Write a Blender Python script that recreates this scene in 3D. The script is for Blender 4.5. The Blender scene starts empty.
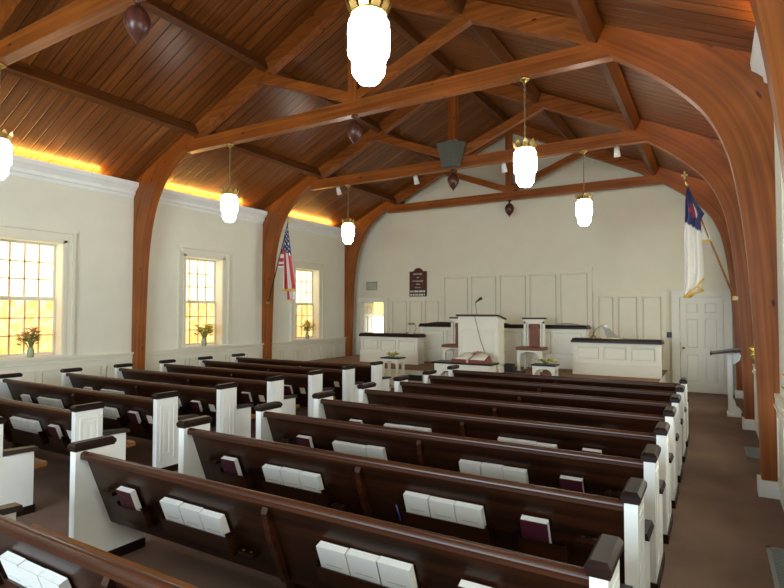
import bpy, bmesh, math, random
from mathutils import Vector, Matrix
random.seed(7)
PI = math.pi
COL = bpy.context.scene.collection
SC = bpy.context.scene

# ------------------------------------------------------------------ measurements (metres)
CX = -4.88                      # centre line of the nave
XL, XR = -10.47, 0.57           # side walls
YB = 15.04                      # front (chancel) wall
YR = -4.6                       # rear wall behind the camera
FY = [-0.63, 3.15, 6.93, 10.71, 14.49]      # near faces of the timber frames
FT = 0.17
RIDGE, SLL, SLR = 7.30, 0.472, 0.488
def zd(d): return RIDGE - (SLR if d > 0 else SLL)*abs(d)      # ceiling height at signed distance from the centre line
def zc(x): return zd(x-CX)

# ------------------------------------------------------------------ materials
def new_mat(name):
    m = bpy.data.materials.new(name); m.use_nodes = True
    nt = m.node_tree; b = nt.nodes['Principled BSDF']
    return m, nt, b
def N(nt, t, **k):
    n = nt.nodes.new(t)
    for a, v in k.items(): setattr(n, a, v)
    return n
def coords(nt, scale, kind='Object'):
    tc = N(nt, 'ShaderNodeTexCoord'); mp = N(nt, 'ShaderNodeMapping')
    mp.inputs['Scale'].default_value = scale
    nt.links.new(tc.outputs[kind], mp.inputs['Vector']); return mp
def ramp(nt, fac, stops):
    r = N(nt, 'ShaderNodeValToRGB'); e = r.color_ramp.elements
    e[0].position, e[0].color = stops[0][0], (*stops[0][1], 1)
    e[1].position, e[1].color = stops[-1][0], (*stops[-1][1], 1)
    for p, c in stops[1:-1]:
        q = e.new(p); q.color = (*c, 1)
    nt.links.new(fac, r.inputs['Fac']); return r
def plain(name, col, rough=.5, metal=0., var=.06, scale=6., spec=.5, bump=0.):
    m, nt, b = new_mat(name)
    mp = coords(nt, (1, 1, 1)); n = N(nt, 'ShaderNodeTexNoise'); n.inputs['Scale'].default_value = scale
    n.inputs['Detail'].default_value = 4
    nt.links.new(mp.outputs[0], n.inputs['Vector'])
    r = ramp(nt, n.outputs['Fac'], [(.3, tuple(c*(1-var) for c in col)), (.7, tuple(min(1, c*(1+var)) for c in col))])
    nt.links.new(r.outputs['Color'], b.inputs['Base Color'])
    b.inputs['Roughness'].default_value = rough; b.inputs['Metallic'].default_value = metal
    b.inputs['Specular IOR Level'].default_value = spec
    if bump:
        bp = N(nt, 'ShaderNodeBump'); bp.inputs['Strength'].default_value = bump; bp.inputs['Distance'].default_value = .01
        nt.links.new(n.outputs['Fac'], bp.inputs['Height']); nt.links.new(bp.outputs[0], b.inputs['Normal'])
    return m
def wood(name, dark, light, axis='x', rough=.35, freq=14., knots=False, coat=0., kind='Object', spec=.3):
    """grain running along one axis"""
    m, nt, b = new_mat(name)
    s = {'x': (.45, freq, freq), 'y': (freq, .45, freq), 'z': (freq, freq, .45)}[axis]
    mp = coords(nt, s, kind)
    n = N(nt, 'ShaderNodeTexNoise'); n.inputs['Scale'].default_value = 1.; n.inputs['Detail'].default_value = 7
    n.inputs['Distortion'].default_value = .6
    nt.links.new(mp.outputs[0], n.inputs['Vector'])
    mid = tuple((a+c)/2 for a, c in zip(dark, light))
    r = ramp(nt, n.outputs['Fac'], [(.32, dark), (.5, mid), (.68, light)])
    out = r.outputs['Color']
    mp2 = coords(nt, (1, 1, 1)); n2 = N(nt, 'ShaderNodeTexNoise'); n2.inputs['Scale'].default_value = 1.3
    nt.links.new(mp2.outputs[0], n2.inputs['Vector'])
    mx = N(nt, 'ShaderNodeMix', data_type='RGBA', blend_type='MULTIPLY')
    r2 = ramp(nt, n2.outputs['Fac'], [(.3, (.72, .72, .72)), (.7, (1.2, 1.15, 1.1))])
    mx.inputs[0].default_value = .7
    nt.links.new(out, mx.inputs[6]); nt.links.new(r2.outputs['Color'], mx.inputs[7]); out = mx.outputs[2]
    if knots:
        mp3 = coords(nt, {'x': (2.0, 5, 5), 'z': (5, 5, 2.0), 'y': (5, 2.0, 5)}[axis], kind)
        v = N(nt, 'ShaderNodeTexVoronoi'); v.inputs['Scale'].default_value = 1.
        nt.links.new(mp3.outputs[0], v.inputs['Vector'])
        r3 = ramp(nt, v.outputs['Distance'], [(.06, (.13, .06, .03)), (.10, (1, 1, 1))])
        mk = N(nt, 'ShaderNodeMix', data_type='RGBA', blend_type='MULTIPLY'); mk.inputs[0].default_value = .85
        nt.links.new(out, mk.inputs[6]); nt.links.new(r3.outputs['Color'], mk.inputs[7]); out = mk.outputs[2]
    nt.links.new(out, b.inputs['Base Color'])
    b.inputs['Roughness'].default_value = rough; b.inputs['Specular IOR Level'].default_value = spec
    b.inputs['Coat Weight'].default_value = coat; b.inputs['Coat Roughness'].default_value = .18
    return m
def emit(name, col, strength):
    m, nt, b = new_mat(name)
    b.inputs['Base Color'].default_value = (*col, 1)
    b.inputs['Emission Color'].default_value = (*col, 1); b.inputs['Emission Strength'].default_value = strength
    return m

def ceiling_mat():
    m, nt, b = new_mat('varnished_ceiling_boards')
    W = .20
    tc = N(nt, 'ShaderNodeTexCoord'); sp = N(nt, 'ShaderNodeSeparateXYZ'); nt.links.new(tc.outputs['Object'], sp.inputs[0])
    d = N(nt, 'ShaderNodeMath', operation='DIVIDE'); d.inputs[1].default_value = W; nt.links.new(sp.outputs['Y'], d.inputs[0])
    fr = N(nt, 'ShaderNodeMath', operation='FRACT'); nt.links.new(d.outputs[0], fr.inputs[0])
    fl = N(nt, 'ShaderNodeMath', operation='FLOOR'); nt.links.new(d.outputs[0], fl.inputs[0])
    sg = N(nt, 'ShaderNodeMath', operation='GREATER_THAN'); sg.inputs[1].default_value = CX; nt.links.new(sp.outputs['X'], sg.inputs[0])
    ad = N(nt, 'ShaderNodeMath', operation='MULTIPLY_ADD'); ad.inputs[1].default_value = 177.3
    nt.links.new(sg.outputs[0], ad.inputs[0]); nt.links.new(fl.outputs[0], ad.inputs[2])
    wn = N(nt, 'ShaderNodeTexWhiteNoise', noise_dimensions='1D'); nt.links.new(ad.outputs[0], wn.inputs['W'])
    mp = coords(nt, (.5, 22, 2)); n = N(nt, 'ShaderNodeTexNoise'); n.inputs['Scale'].default_value = 1; n.inputs['Detail'].default_value = 6
    nt.links.new(mp.outputs[0], n.inputs['Vector'])
    r = ramp(nt, n.outputs['Fac'], [(.3, (.115, .034, .006)), (.5, (.175, .056, .010)), (.72, (.25, .090, .019))])
    r2 = ramp(nt, wn.outputs['Value'], [(0., (.72, .68, .66)), (1., (1.18, 1.15, 1.1))])
    mx = N(nt, 'ShaderNodeMix', data_type='RGBA', blend_type='MULTIPLY'); mx.inputs[0].default_value = 1
    nt.links.new(r.outputs['Color'], mx.inputs[6]); nt.links.new(r2.outputs['Color'], mx.inputs[7])
    g = ramp(nt, fr.outputs[0], [(0., (0, 0, 0)), (.045, (.05, .05, .05)), (.09, (1, 1, 1)), (.97, (1, 1, 1)), (1., (.3, .3, .3))])
    mg = N(nt, 'ShaderNodeMix', data_type='RGBA', blend_type='MULTIPLY'); mg.inputs[0].default_value = .85
    nt.links.new(mx.outputs[2], mg.inputs[6]); nt.links.new(g.outputs['Color'], mg.inputs[7])
    nt.links.new(mg.outputs[2], b.inputs['Base Color'])
    bp = N(nt, 'ShaderNodeBump'); bp.inputs['Strength'].default_value = .5; bp.inputs['Distance'].default_value = .012
    nt.links.new(g.outputs['Color'], bp.inputs['Height']); nt.links.new(bp.outputs[0], b.inputs['Normal'])
    b.inputs['Roughness'].default_value = .34; b.inputs['Specular IOR Level'].default_value = .4
    return m

def carpet_mat():
    m, nt, b = new_mat('brown_carpet')
    mp = coords(nt, (1, 1, 1))
    n = N(nt, 'ShaderNodeTexNoise'); n.inputs['Scale'].default_value = 160; n.inputs['Detail'].default_value = 3
    n2 = N(nt, 'ShaderNodeTexNoise'); n2.inputs['Scale'].default_value = 1.1; n2.inputs['Detail'].default_value = 4
    for q in (n, n2): nt.links.new(mp.outputs[0], q.inputs['Vector'])
    r = ramp(nt, n.outputs['Fac'], [(.3, (.138, .090, .068)), (.7, (.25, .168, .128))])
    r2 = ramp(nt, n2.outputs['Fac'], [(.35, (.8, .8, .8)), (.65, (1.15, 1.12, 1.1))])
    mx = N(nt, 'ShaderNodeMix', data_type='RGBA', blend_type='MULTIPLY'); mx.inputs[0].default_value = 1
    nt.links.new(r.outputs['Color'], mx.inputs[6]); nt.links.new(r2.outputs['Color'], mx.inputs[7])
    nt.links.new(mx.outputs[2], b.inputs['Base Color'])
    bp = N(nt, 'ShaderNodeBump'); bp.inputs['Strength'].default_value = .4; bp.inputs['Distance'].default_value = .006
    nt.links.new(n.outputs['Fac'], bp.inputs['Height']); nt.links.new(bp.outputs[0], b.inputs['Normal'])
    b.inputs['Roughness'].default_value = .95; b.inputs['Specular IOR Level'].default_value = .1
    return m

def pane_mat(name, strength, low, high):
    """amber swirled glass lit by the daylight outside; rolled amber sheets"""
    m, nt, b = new_mat(name)
    mp = coords(nt, (1, 1, 1)); n = N(nt, 'ShaderNodeTexNoise'); n.inputs['Scale'].default_value = 4.5
    n.inputs['Detail'].default_value = 5; n.inputs['Distortion'].default_value = 1.6
    nt.links.new(mp.outputs[0], n.inputs['Vector'])
    r = ramp(nt, n.outputs['Fac'], [(.35, low), (.6, high), (.75, (1, .93, .7))])
    nt.links.new(r.outputs['Color'], b.inputs['Emission Color']); nt.links.new(r.outputs['Color'], b.inputs['Base Color'])
    b.inputs['Emission Strength'].default_value = strength; b.inputs['Roughness'].default_value = .2
    return m

M = {}
M['wall'] = plain('cream_wall_plaster', (.79, .79, .675), .85, var=.02, scale=2.5, spec=.2)
M['wall2'] = plain('front_wall_plaster', (.735, .70, .565), .85, var=.02, scale=2.5, spec=.2)  # darker copy of the wall cream: light falloff painted into the colour
M['doorp'] = plain('pale_grey_door_paint', (.74, .73, .64), .5, var=.02, scale=3)
M['trim2'] = plain('front_wall_panelling', (.745, .71, .575), .6, var=.02, scale=3, spec=.2)  # panelling darkened like the front wall, falloff of light in its colour
M['ivory'] = plain('ivory_painted_wood', (.84, .82, .71), .45, var=.02, scale=5)
M['trim'] = plain('cream_painted_trim', (.80, .78, .65), .55, var=.02, scale=3)
M['white'] = plain('white_painted_wood', (.85, .88, .86), .42, var=.03, scale=5)
M['cream'] = plain('cream_painted_panel', (.80, .785, .67), .5, var=.02, scale=4)
M['arch'] = wood('laminated_arch_timber', (.19, .049, .0078), (.345, .104, .018), 'x', .36, 16, knots=True, coat=.05)
M['archz'] = wood('laminated_post_timber', (.19, .049, .0078), (.345, .104, .018), 'z', .36, 16, knots=True, coat=.05)
M['archuv'] = wood('laminated_curved_timber', (.19, .049, .0078), (.345, .104, .018), 'x', .36, 16, knots=True, coat=.05, kind='UV')
M['purlin'] = wood('purlin_timber', (.085, .025, .005), (.16, .052, .010), 'y', .45, 16)
M['ceil'] = ceiling_mat()
M['pew'] = wood('dark_mahogany', (.009, .0028, .0015), (.046, .0145, .005), 'x', .33, 11, coat=.04, spec=.3)
M['pewrail'] = wood('mahogany_rail', (.022, .0065, .0025), (.072, .021, .0065), 'x', .34, 11, coat=.0, spec=.4)
M['seat'] = wood('polished_oak_seat', (.24, .095, .022), (.42, .19, .05), 'x', .3, 11, coat=.3)
M['cap'] = wood('dark_mahogany_cap', (.011, .0048, .0034), (.024, .010, .007), 'y', .36, 14, coat=.0, spec=.25)
M['chairw'] = plain('brown_leather', (.20, .065, .025), .5, var=.15, scale=9)
M['carpet'] = carpet_mat()
M['carpet2'] = plain('tan_platform_carpet', (.24, .145, .085), .95, var=.15, scale=30, spec=.1)
M['book'] = plain('white_book_cover', (.74, .76, .73), .5, var=.02)
M['pages'] = plain('white_page_edges', (.88, .89, .86), .7, var=.03, scale=60)
M['maroon'] = plain('maroon_cloth_cover', (.058, .007, .019), .5, var=.1, scale=30)
M['print'] = plain('grey_print', (.42, .43, .42), .6)
M['gold'] = plain('polished_brass', (.78, .58, .22), .28, 1., var=.15, scale=20)
M['brass2'] = plain('aged_brass', (.35, .25, .12), .4, .8, var=.2, scale=20)
M['acorn'] = wood('turned_cherry', (.055, .017, .012), (.11, .036, .026), 'z', .3, 20, coat=.1)
M['lamp'] = emit('lit_milk_glass', (1., .97, .88), 23.)
M['cove'] = emit('cove_tube_glow', (1., .56, .12), 70.)
M['grey'] = plain('grey_metal', (.27, .31, .31), .45, .3, var=.06)
M['speaker'] = plain('grey_speaker_cloth', (.075, .078, .062), .75, var=.15, scale=60)
M['ventm'] = plain('grey_green_grille', (.30, .32, .25), .6)
M['black'] = plain('black_plastic', (.015, .014, .014), .45)
M['canw'] = plain('white_spot_housing', (.70, .70, .68), .35)
M['silver'] = plain('brushed_silver', (.7, .7, .68), .3, .8)
M['leaf'] = plain('green_leaves', (.26, .33, .09), .6, var=.4, scale=15)
M['yellow'] = plain('yellow_petals', (.85, .60, .06), .6, var=.25, scale=20)
M['pink'] = plain('pink_petals', (.70, .30, .22), .6, var=.3, scale=20)
M['orange'] = plain('orange_petals', (.85, .36, .08), .6, var=.2, scale=20)
M['vase'] = plain('green_glass_vase', (.35, .42, .26), .2)
M['sign'] = wood('walnut_board', (.055, .018, .012), (.11, .035, .022), 'z', .4, 20)
M['fringe'] = plain('gold_fringe', (.72, .44, .06), .6, var=.2, scale=50)
M['cord'] = plain('dark_cable', (.03, .03, .03), .5)
M['gmat'] = plain('folded_grey_cloth', (.36, .34, .30), .9, var=.1, scale=12)
M['leather'] = plain('red_brown_leather', (.22, .06, .035), .45, var=.15, scale=18)
M['paper'] = plain('cream_paper', (.80, .76, .66), .7)
M['amber_lo'] = pane_mat('amber_glass', 1.12, (1., .50, .12), (1., .74, .33))
M['amber_hi'] = pane_mat('pale_amber_glass', 1.7, (1., .78, .38), (1., .92, .66))
M['sky_pane'] = emit('bright_daylight_glass', (1., .99, .95), 4.0)
M['shade_pane'] = emit('amber_blind_daylit', (1., .68, .26), 1.25)
M['muntin'] = plain('glow_tinted_window_bars', (.80, .58, .36), .6)  # tan tint is the glow of the panes put into the bar colour
M['outdoor'] = plain('dark_ground', (.1, .1, .1), .9)

# ------------------------------------------------------------------ mesh helpers
class MB:
    def __init__(s): s.bm = bmesh.new(); s.mats = []; s.mi = 0
    def mat(s, m):
        if m not in s.mats: s.mats.append(m)
        s.mi = s.mats.index(m); return s
    def _f(s, vs, smooth=False):
        try: f = s.bm.faces.new(vs)
        except ValueError: return
        f.material_index = s.mi; f.smooth = smooth
    def hull8(s, p):
        v = [s.bm.verts.new(q) for q in p]
        for a in ((0, 3, 2, 1), (4, 5, 6, 7), (0, 1, 5, 4), (1, 2, 6, 5), (2, 3, 7, 6), (3, 0, 4, 7)): s._f([v[i] for i in a])
        return s
    def box(s, x0, x1, y0, y1, z0, z1):
        return s.hull8([(x0, y0, z0), (x1, y0, z0), (x1, y1, z0), (x0, y1, z0), (x0, y0, z1), (x1, y0, z1), (x1, y1, z1), (x0, y1, z1)])
    def frustum(s, x0, x1, y0, y1, z0, z1, i):
        """box whose top is inset by i"""
        return s.hull8([(x0, y0, z0), (x1, y0, z0), (x1, y1, z0), (x0, y1, z0), (x0+i, y0+i, z1), (x1-i, y0+i, z1), (x1-i, y1-i, z1), (x0+i, y1-i, z1)])
    def prism(s, pts, axis, a, b):
        """polygon pts in the plane across axis, extruded from a to b"""
        def P(u, v, w):
            return {'x': (w, u, v), 'y': (u, w, v), 'z': (u, v, w)}[axis]
        A = [s.bm.verts.new(P(u, v, a)) for u, v in pts]; B = [s.bm.verts.new(P(u, v, b)) for u, v in pts]
        n = len(pts)
        s._f(A); s._f(B[::-1])
        for i in range(n): s._f([A[i], B[i], B[(i+1) % n], A[(i+1) % n]])
        return s
    def strip(s, inner, outer, axis, a, b):
        """band between two polylines, extruded (safe for concave arcs)"""
        for i in range(len(inner)-1):
            s.prism([inner[i], inner[i+1], outer[i+1], outer[i]], axis, a, b)
        return s
    def bar(s, p, q, w, h, up=(0, 0, 1)):
        p, q = Vector(p), Vector(q); d = (q-p).normalized(); u = Vector(up)
        r = d.cross(u).normalized(); u = r.cross(d).normalized()
        r *= w/2; u *= h/2
        return s.hull8([p-r-u, p+r-u, q+r-u, q-r-u, p-r+u, p+r+u, q+r+u, q-r+u])
    def tube(s, pts, r, n=8):
        pts = [Vector(p) for p in pts]; rings = []
        rr = r if isinstance(r, (list, tuple)) else [r]*len(pts)
        ref = None
        for i, p in enumerate(pts):
            d = (pts[min(i+1, len(pts)-1)]-pts[max(i-1, 0)]).normalized()
            if ref is None: ref = d.orthogonal().normalized()
            a = (ref-d*ref.dot(d)).normalized(); ref = a; b = d.cross(a)
            rings.append([s.bm.verts.new(p+a*rr[i]*math.cos(2*PI*k/n)+b*rr[i]*math.sin(2*PI*k/n)) for k in range(n)])
        for i in range(len(rings)-1):
            for k in range(n): s._f([rings[i][k], rings[i][(k+1) % n], rings[i+1][(k+1) % n], rings[i+1][k]], True)
        s._f(rings[0][::-1]); s._f(rings[-1]); return s
    def lathe(s, prof, n=20, c=(0, 0, 0), flute=0., smooth=True):
        rings = []
        for r, z in prof:
            rings.append([s.bm.verts.new((c[0]+r*(1+(flute if k % 2 else 0))*math.cos(2*PI*k/n), c[1]+r*(1+(flute if k % 2 else 0))*math.sin(2*PI*k/n), c[2]+z)) for k in range(n)])
        for i in range(len(rings)-1):
            for k in range(n): s._f([rings[i][k], rings[i][(k+1) % n], rings[i+1][(k+1) % n], rings[i+1][k]], smooth)
        s._f(rings[0][::-1]); s._f(rings[-1]); return s
    def ball(s, c, r, sz=1., n=8):
        prof = [(max(.0005, r*math.sin(PI*i/n)), -r*sz*math.cos(PI*i/n)) for i in range(n+1)]
        return s.lathe(prof, n+2, c)
    def grid(s, fn, nu, nv, smooth=True):
        V = [[s.bm.verts.new(fn(i/nu, j/nv)) for j in range(nv+1)] for i in range(nu+1)]
        for i in range(nu):
            for j in range(nv): s._f([V[i][j], V[i+1][j], V[i+1][j+1], V[i][j+1]], smooth)
        return s
    def frame(s, x0, x1, z0, z1, y0, y1, w):
        """rectangular moulding in the xz plane"""
        s.box(x0, x1, y0, y1, z0, z0+w); s.box(x0, x1, y0, y1, z1-w, z1)
        s.box(x0, x0+w, y0, y1, z0+w, z1-w); s.box(x1-w, x1, y0, y1, z0+w, z1-w); return s
    def field(s, x0, x1, z0, z1, y0, y1, g=.022):
        """raised panel standing free of its frame by a groove g"""
        return s.hull8([(x0+g, y1, z0+g), (x1-g, y1, z0+g), (x1-g, y1, z1-g), (x0+g, y1, z1-g), (x0+g+.012, y0, z0+g+.012), (x1-g-.012, y0, z0+g+.012), (x1-g-.012, y0, z1-g-.012), (x0+g+.012, y0, z1-g-.012)])
    def framex(s, y0, y1, z0, z1, x0, x1, w):
        s.box(x0, x1, y0, y1, z0, z0+w); s.box(x0, x1, y0, y1, z1-w, z1)
        s.box(x0, x1, y0, y0+w, z0+w, z1-w); s.box(x0, x1, y1-w, y1, z0+w, z1-w); return s
    def build(s, name, m=None, parent=None, loc=None, bevel=0., label=None, uv=False):
        bmesh.ops.recalc_face_normals(s.bm, faces=s.bm.faces)
        me = bpy.data.meshes.new(name); s.bm.to_mesh(me); s.bm.free()
        for q in (s.mats if s.mats else [m]): me.materials.append(M[q] if isinstance(q, str) else q)
        o = bpy.data.objects.new(name, me); COL.objects.link(o)
        if parent: o.parent = parent
        if loc: o.location = loc
        if bevel:
            b = o.modifiers.new('edge', 'BEVEL'); b.width = bevel; b.segments = 2; b.limit_method = 'ANGLE'
        if label: o['label'] = label
        return o
def tag(o, label, cat, group=None, kind=None):
    o['label'] = label; o['category'] = cat
    if group: o['group'] = group
    if kind: o['kind'] = kind
    return o
def empty(name, loc=(0, 0, 0), rz=0.):
    o = bpy.data.objects.new(name, None); COL.objects.link(o); o.location = loc; o.rotation_euler = (0, 0, rz)
    o.empty_display_size = .1
    return o
def struct(o): o['kind'] = 'structure'; return o
def dup(root, loc=None, rz=None, children=None):
    kids = children if children is not None else [c for c in COL.objects if c.parent == root]
    r = root.copy(); COL.objects.link(r)
    if loc is not None: r.location = loc
    if rz is not None: r.rotation_euler[2] = rz
    for k in kids:
        gk = [c for c in COL.objects if c.parent == k]
        c = k.copy(); COL.objects.link(c); c.parent = r
        for g in gk:
            d = g.copy(); COL.objects.link(d); d.parent = c
    return r
ORD = ['nearest', 'second', 'third', 'fourth', 'fifth', 'sixth', 'seventh', 'eighth', 'ninth']

# ================================================================== SETTING
struct(MB().box(XL-.3, XR+.3, YR-.2, YB+2.6, -.2, 0).build('floor', 'carpet'))
# walls with window openings
WCY = [4.97-3.80, 4.97, 8.78, 12.58]            # window centres along the side walls
HW, Z0W, Z1W = .54, 1.12, 3.21                   # opening half width / sill / head
def side_wall(name, x0, x1):
    mb = MB(); zt = 4.74
    mb.box(x0, x1, YR-.2, YB+.2, 0, Z0W); mb.box(x0, x1, YR-.2, YB+.2, Z1W, zt)
    ys = [YR-.2]
    for c in WCY: ys += [c-HW, c+HW]
    ys.append(YB+.2)
    for i in range(0, len(ys), 2): mb.box(x0, x1, ys[i], ys[i+1], Z0W, Z1W)
    struct(mb.build(name, 'wall'))
side_wall('wall_left', XL-.36, XL); side_wall('wall_right', XR, XR+.36)
# front wall with the open doorway on the left (gable shape)
DX0, DX1, DZ = -10.19, -9.27, 2.26
mb = MB()
mb.box(XL-.2, DX0, YB, YB+.15, 0, DZ); mb.box(DX1, XR+.2, YB, YB+.15, 0, DZ)
mb.prism([(XL-.2, DZ), (XR+.2, DZ), (XR+.2, 4.8), (CX, 7.4), (XL-.2, 4.8)], 'y', YB, YB+.15)
struct(mb.build('wall_front', 'wall2'))
# rear wall; its wide window is added to house the fill light
mb = MB(); R0, R1 = -6.2, -1.2
mb.box(XL-.2, XR+.2, YR-.15, YR, 0, 1.0); mb.box(XL-.2, R0, YR-.15, YR, 1.0, 3.6); mb.box(R1, XR+.2, YR-.15, YR, 1.0, 3.6)
mb.prism([(XL-.2, 3.6), (XR+.2, 3.6), (XR+.2, 4.8), (CX, 7.4), (XL-.2, 4.8)], 'y', YR-.15, YR)
struct(mb.build('wall_back', 'wall'))
rw = struct(empty('window_9', ((R0+R1)/2, YR-.06, 1.0)))
MB().frame(R0-(R0+R1)/2, R1-(R0+R1)/2, 0, 2.6, -.04, .04, .09).box(-.04, .04, -.04, .04, .09, 2.51).build('window_frame', 'white', rw)
# ceiling
mb = MB(); t = .06
for sx in (-1, 1):
    xe = CX + sx*5.75
    p = [(CX, RIDGE), (xe, zc(xe)), (xe, zc(xe)+t), (CX, RIDGE+t)]
    mb.prism(p, 'y', YR-.15, YB+.15)
struct(mb.build('ceiling', 'ceil'))

# side room beyond the left doorway
mb = MB(); ry = 16.2
mb.box(-12.2, -8.9, ry, ry+.1, 0, 1.05); mb.box(-12.2, -8.9, ry, ry+.1, 2.55, 2.8)
wx0, wx1 = -10.46, -9.80
mb.box(-12.2, wx0, ry, ry+.1, 1.05, 2.55); mb.box(wx1, -8.9, ry, ry+.1, 1.05, 2.55)
mb.box(-12.3, -12.2, YB+.15, ry, 0, 2.8); mb.box(-8.9, -8.8, YB+.15, ry, 0, 2.8)
mb.box(-12.3, -8.8, YB+.15, ry+.1, 2.8, 2.9)
struct(mb.build('wall_side_room', 'cream'))
w = struct(empty('window_8', ((wx0+wx1)/2, ry, 1.05)))
hw = (wx1-wx0)/2
MB().frame(-hw, hw, 0, 1.5, -.03, .05, .035).box(-hw+.035, hw-.035, -.03, .04, .73, .775).build('sash', 'cream', w)
MB().box(-hw+.03, hw-.03, .02, .03, .03, .74).build('pane', 'sky_pane', w)
MB().box(-hw+.03, hw-.03, .02, .03, .77, 1.47).build('blind', 'shade_pane', w)

# ---------------- windows
def window(n, side, cy):
    """side -1 left wall, +1 right wall; built for the left wall facing +x, turned for the right"""
    x = XL if side < 0 else XR
    r = struct(empty('window_%d' % n, (x, cy, Z0W), 0 if side < 0 else PI))
    H = Z1W-Z0W
    c = MB()                                        # casing, flat with an outer bead
    for a, b in ((-.73, -HW), (HW, .73)): c.box(0, .022, a, b, -.03, H+.19)
    c.box(0, .022, -HW, HW, H, H+.19)
    for a, b in ((-.75, -.70), (.70, .75)): c.box(0, .06, a, b, -.03, H+.23)
    for a, b in ((-.60, -HW), (HW, .60)): c.box(.02, .045, a, b, 0, H+.05)
    c.box(.02, .045, -.60, .60, H+.0, H+.05)
    c.box(0, .07, -.76, .76, H+.18, H+.24)
    for a, b in ((-HW-.0, -HW+.012), (HW-.012, HW)): c.box(-.34, .03, a, b, 0, H)
    c.box(-.34, .03, -HW, HW, H-.012, H)
    c.build('casing', 'trim', r)
    MB().box(-.34, .0, -HW, HW, -.03, 0.004).box(0, .10, -.80, .80, -.045, 0).build('sill', 'trim', r, bevel=.006)
    hh = H/2
    for k in (0, 1):
        zb = .02 + k*(hh-.02); zt = zb+hh-.015; xb = -.20 if k == 0 else -.24
        hw = HW-.015
        s = MB().mat('trim').framex(-hw, hw, zb, zt, xb-.02, xb+.02, .04)
        iw = (2*hw-.08); ih = (zt-zb-.08)
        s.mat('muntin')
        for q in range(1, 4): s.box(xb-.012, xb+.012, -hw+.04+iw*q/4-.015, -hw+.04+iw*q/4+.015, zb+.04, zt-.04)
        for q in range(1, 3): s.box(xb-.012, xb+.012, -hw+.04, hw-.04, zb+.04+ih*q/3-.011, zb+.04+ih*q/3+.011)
        so = s.build('lower_sash' if k == 0 else 'upper_sash', None, r)
        MB().box(xb-.006, xb+.002, -hw+.03, hw-.03, zb+.03, zt-.03).build('pane', 'amber_lo' if k == 0 else 'amber_hi', so)
    return r
n = 1
for side in (-1, 1):
    for cy in WCY:
        window(n if n < 8 else 10, side, cy); n += 1
# roller-blind bracket seen at the head of the second and third windows
for cy in (8.78, 12.58):
    tag(MB().box(XL+.03, XL+.09, cy-.74, cy-.70, 3.30, 3.40).build('blind_bracket', 'silver'),
        'small metal blind bracket on casing of %s' % ('middle left window' if cy < 10 else 'farthest left window'), 'bracket')

# ---------------- trim: cornices, chair rails, wainscot, baseboards
tn = [1]
def trim(mb, m='trim'):
    o = struct(mb.build('trim_%d' % tn[0], m)); tn[0] += 1; return o
CORN = [(0, 4.30), (.03, 4.30), (.05, 4.36), (.08, 4.38), (.09, 4.44), (.15, 4.50), (.19, 4.53), (.20, 4.62), (.18, 4.62), (.17, 4.54), (0, 4.50)]
for i in range(len(FY)):
    y0 = FY[i]+FT+.0 ; y1 = (FY[i+1] if i+1 < len(FY) else YB)
    if i == 4: y0 += .0
    for sx in (-1, 1):
        x = XL if sx < 0 else XR
        pts = [(x - sx*a, z) for a, z in CORN]
        mb = MB()
        # concave profile: build as stacked quads
        for (a0, z0), (a1, z1) in zip(CORN[:7], CORN[1:8]):
            if z1 > z0: mb.prism([(x, z0), (x-sx*a0, z0), (x-sx*a1, z1), (x, z1)] if z1 <= 4.53 else [(x-sx*.17, z0), (x-sx*a0, z0), (x-sx*a1, z1), (x-sx*.17, z1)], 'y', y0+.01, y1-.02)
        trim(mb, 'white')
        if y1-y0 > 1:
            c = MB(); c.tube([(x-sx*.10, y0+.25, 4.600), (x-sx*.10, y1-.75, 4.600)], .014, 8)
            o = c.build('cove_light', 'cove')
            tag(o, 'amber tube light hidden behind the %s cornice, %s bay' % ('left' if sx < 0 else 'right', ['rear', 'nearest', 'middle', 'farthest'][i]), 'light', 'cove tube lights behind the cornices')
        # chair rail with small cap and band
        mb = MB(); mb.box(*sorted((x, x-sx*(.09 if sx < 0 else .05))), y0, y1, 1.05, 1.085); mb.box(*sorted((x, x-sx*.045)), y0, y1, .98, 1.05); mb.box(*sorted((x, x-sx*.06)), y0, y1, .955, .975)
        # raised wainscot rails and stiles
        mb.box(*sorted((x, x-sx*.035)), y0, y1, .86, .955); mb.box(*sorted((x, x-sx*.035)), y0, y1, .14, .24)
        k = max(1, round((y1-y0)/.62))
        for q in range(k+1):
            yy = y0+(y1-y0)*q/k; a, b = max(y0, yy-.045), min(y1, yy+.045)
            mb.box(*sorted((x, x-sx*.035)), a, b, .24, .86)
            if q < k: mb.box(*sorted((x, x-sx*.022)), yy+.045+.028, y0+(y1-y0)*(q+1)/k-.045-.028, .268, .832)
        trim(mb)
        b = struct(MB().box(*sorted((x, x-sx*.025)), y0, y1, 0, .14).build('baseboard_left' if sx < 0 else 'baseboard_right', 'white'))
# front wall panelling
def panels(xs, ztop, z0=.5):
    mb = MB(); y0, y1 = YB-.045, YB
    mb.box(xs[0]-.05, xs[-1]+.05, y0, y1, ztop-.10, ztop); mb.box(xs[0]-.06, xs[-1]+.06, y0-.03, y1, ztop-.012, ztop+.03)
    mb.box(xs[0]-.05, xs[-1]+.05, y0, y1, z0, z0+.12)
    for q in xs: mb.box(q-.05, q+.05, y0, y1, z0+.12, ztop-.10)
    for a, b in zip(xs, xs[1:]):
        mb.field(a+.05, b-.05, z0+.12, ztop-.10, y0+.008, y1, .028)
    return mb
trim(panels([-7.13, -6.25, -5.37, -4.50, -3.65, -2.83], 3.08), 'trim2')
trim(panels([-2.68, -2.20, -1.63, -1.08], 2.44), 'trim2'); trim(panels([-8.98, -8.35, -7.80, -7.22], 2.38), 'trim2')
struct(MB().box(-1.03, XR, YB-.02, YB, 0, .14).build('baseboard_front', 'white'))
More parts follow.
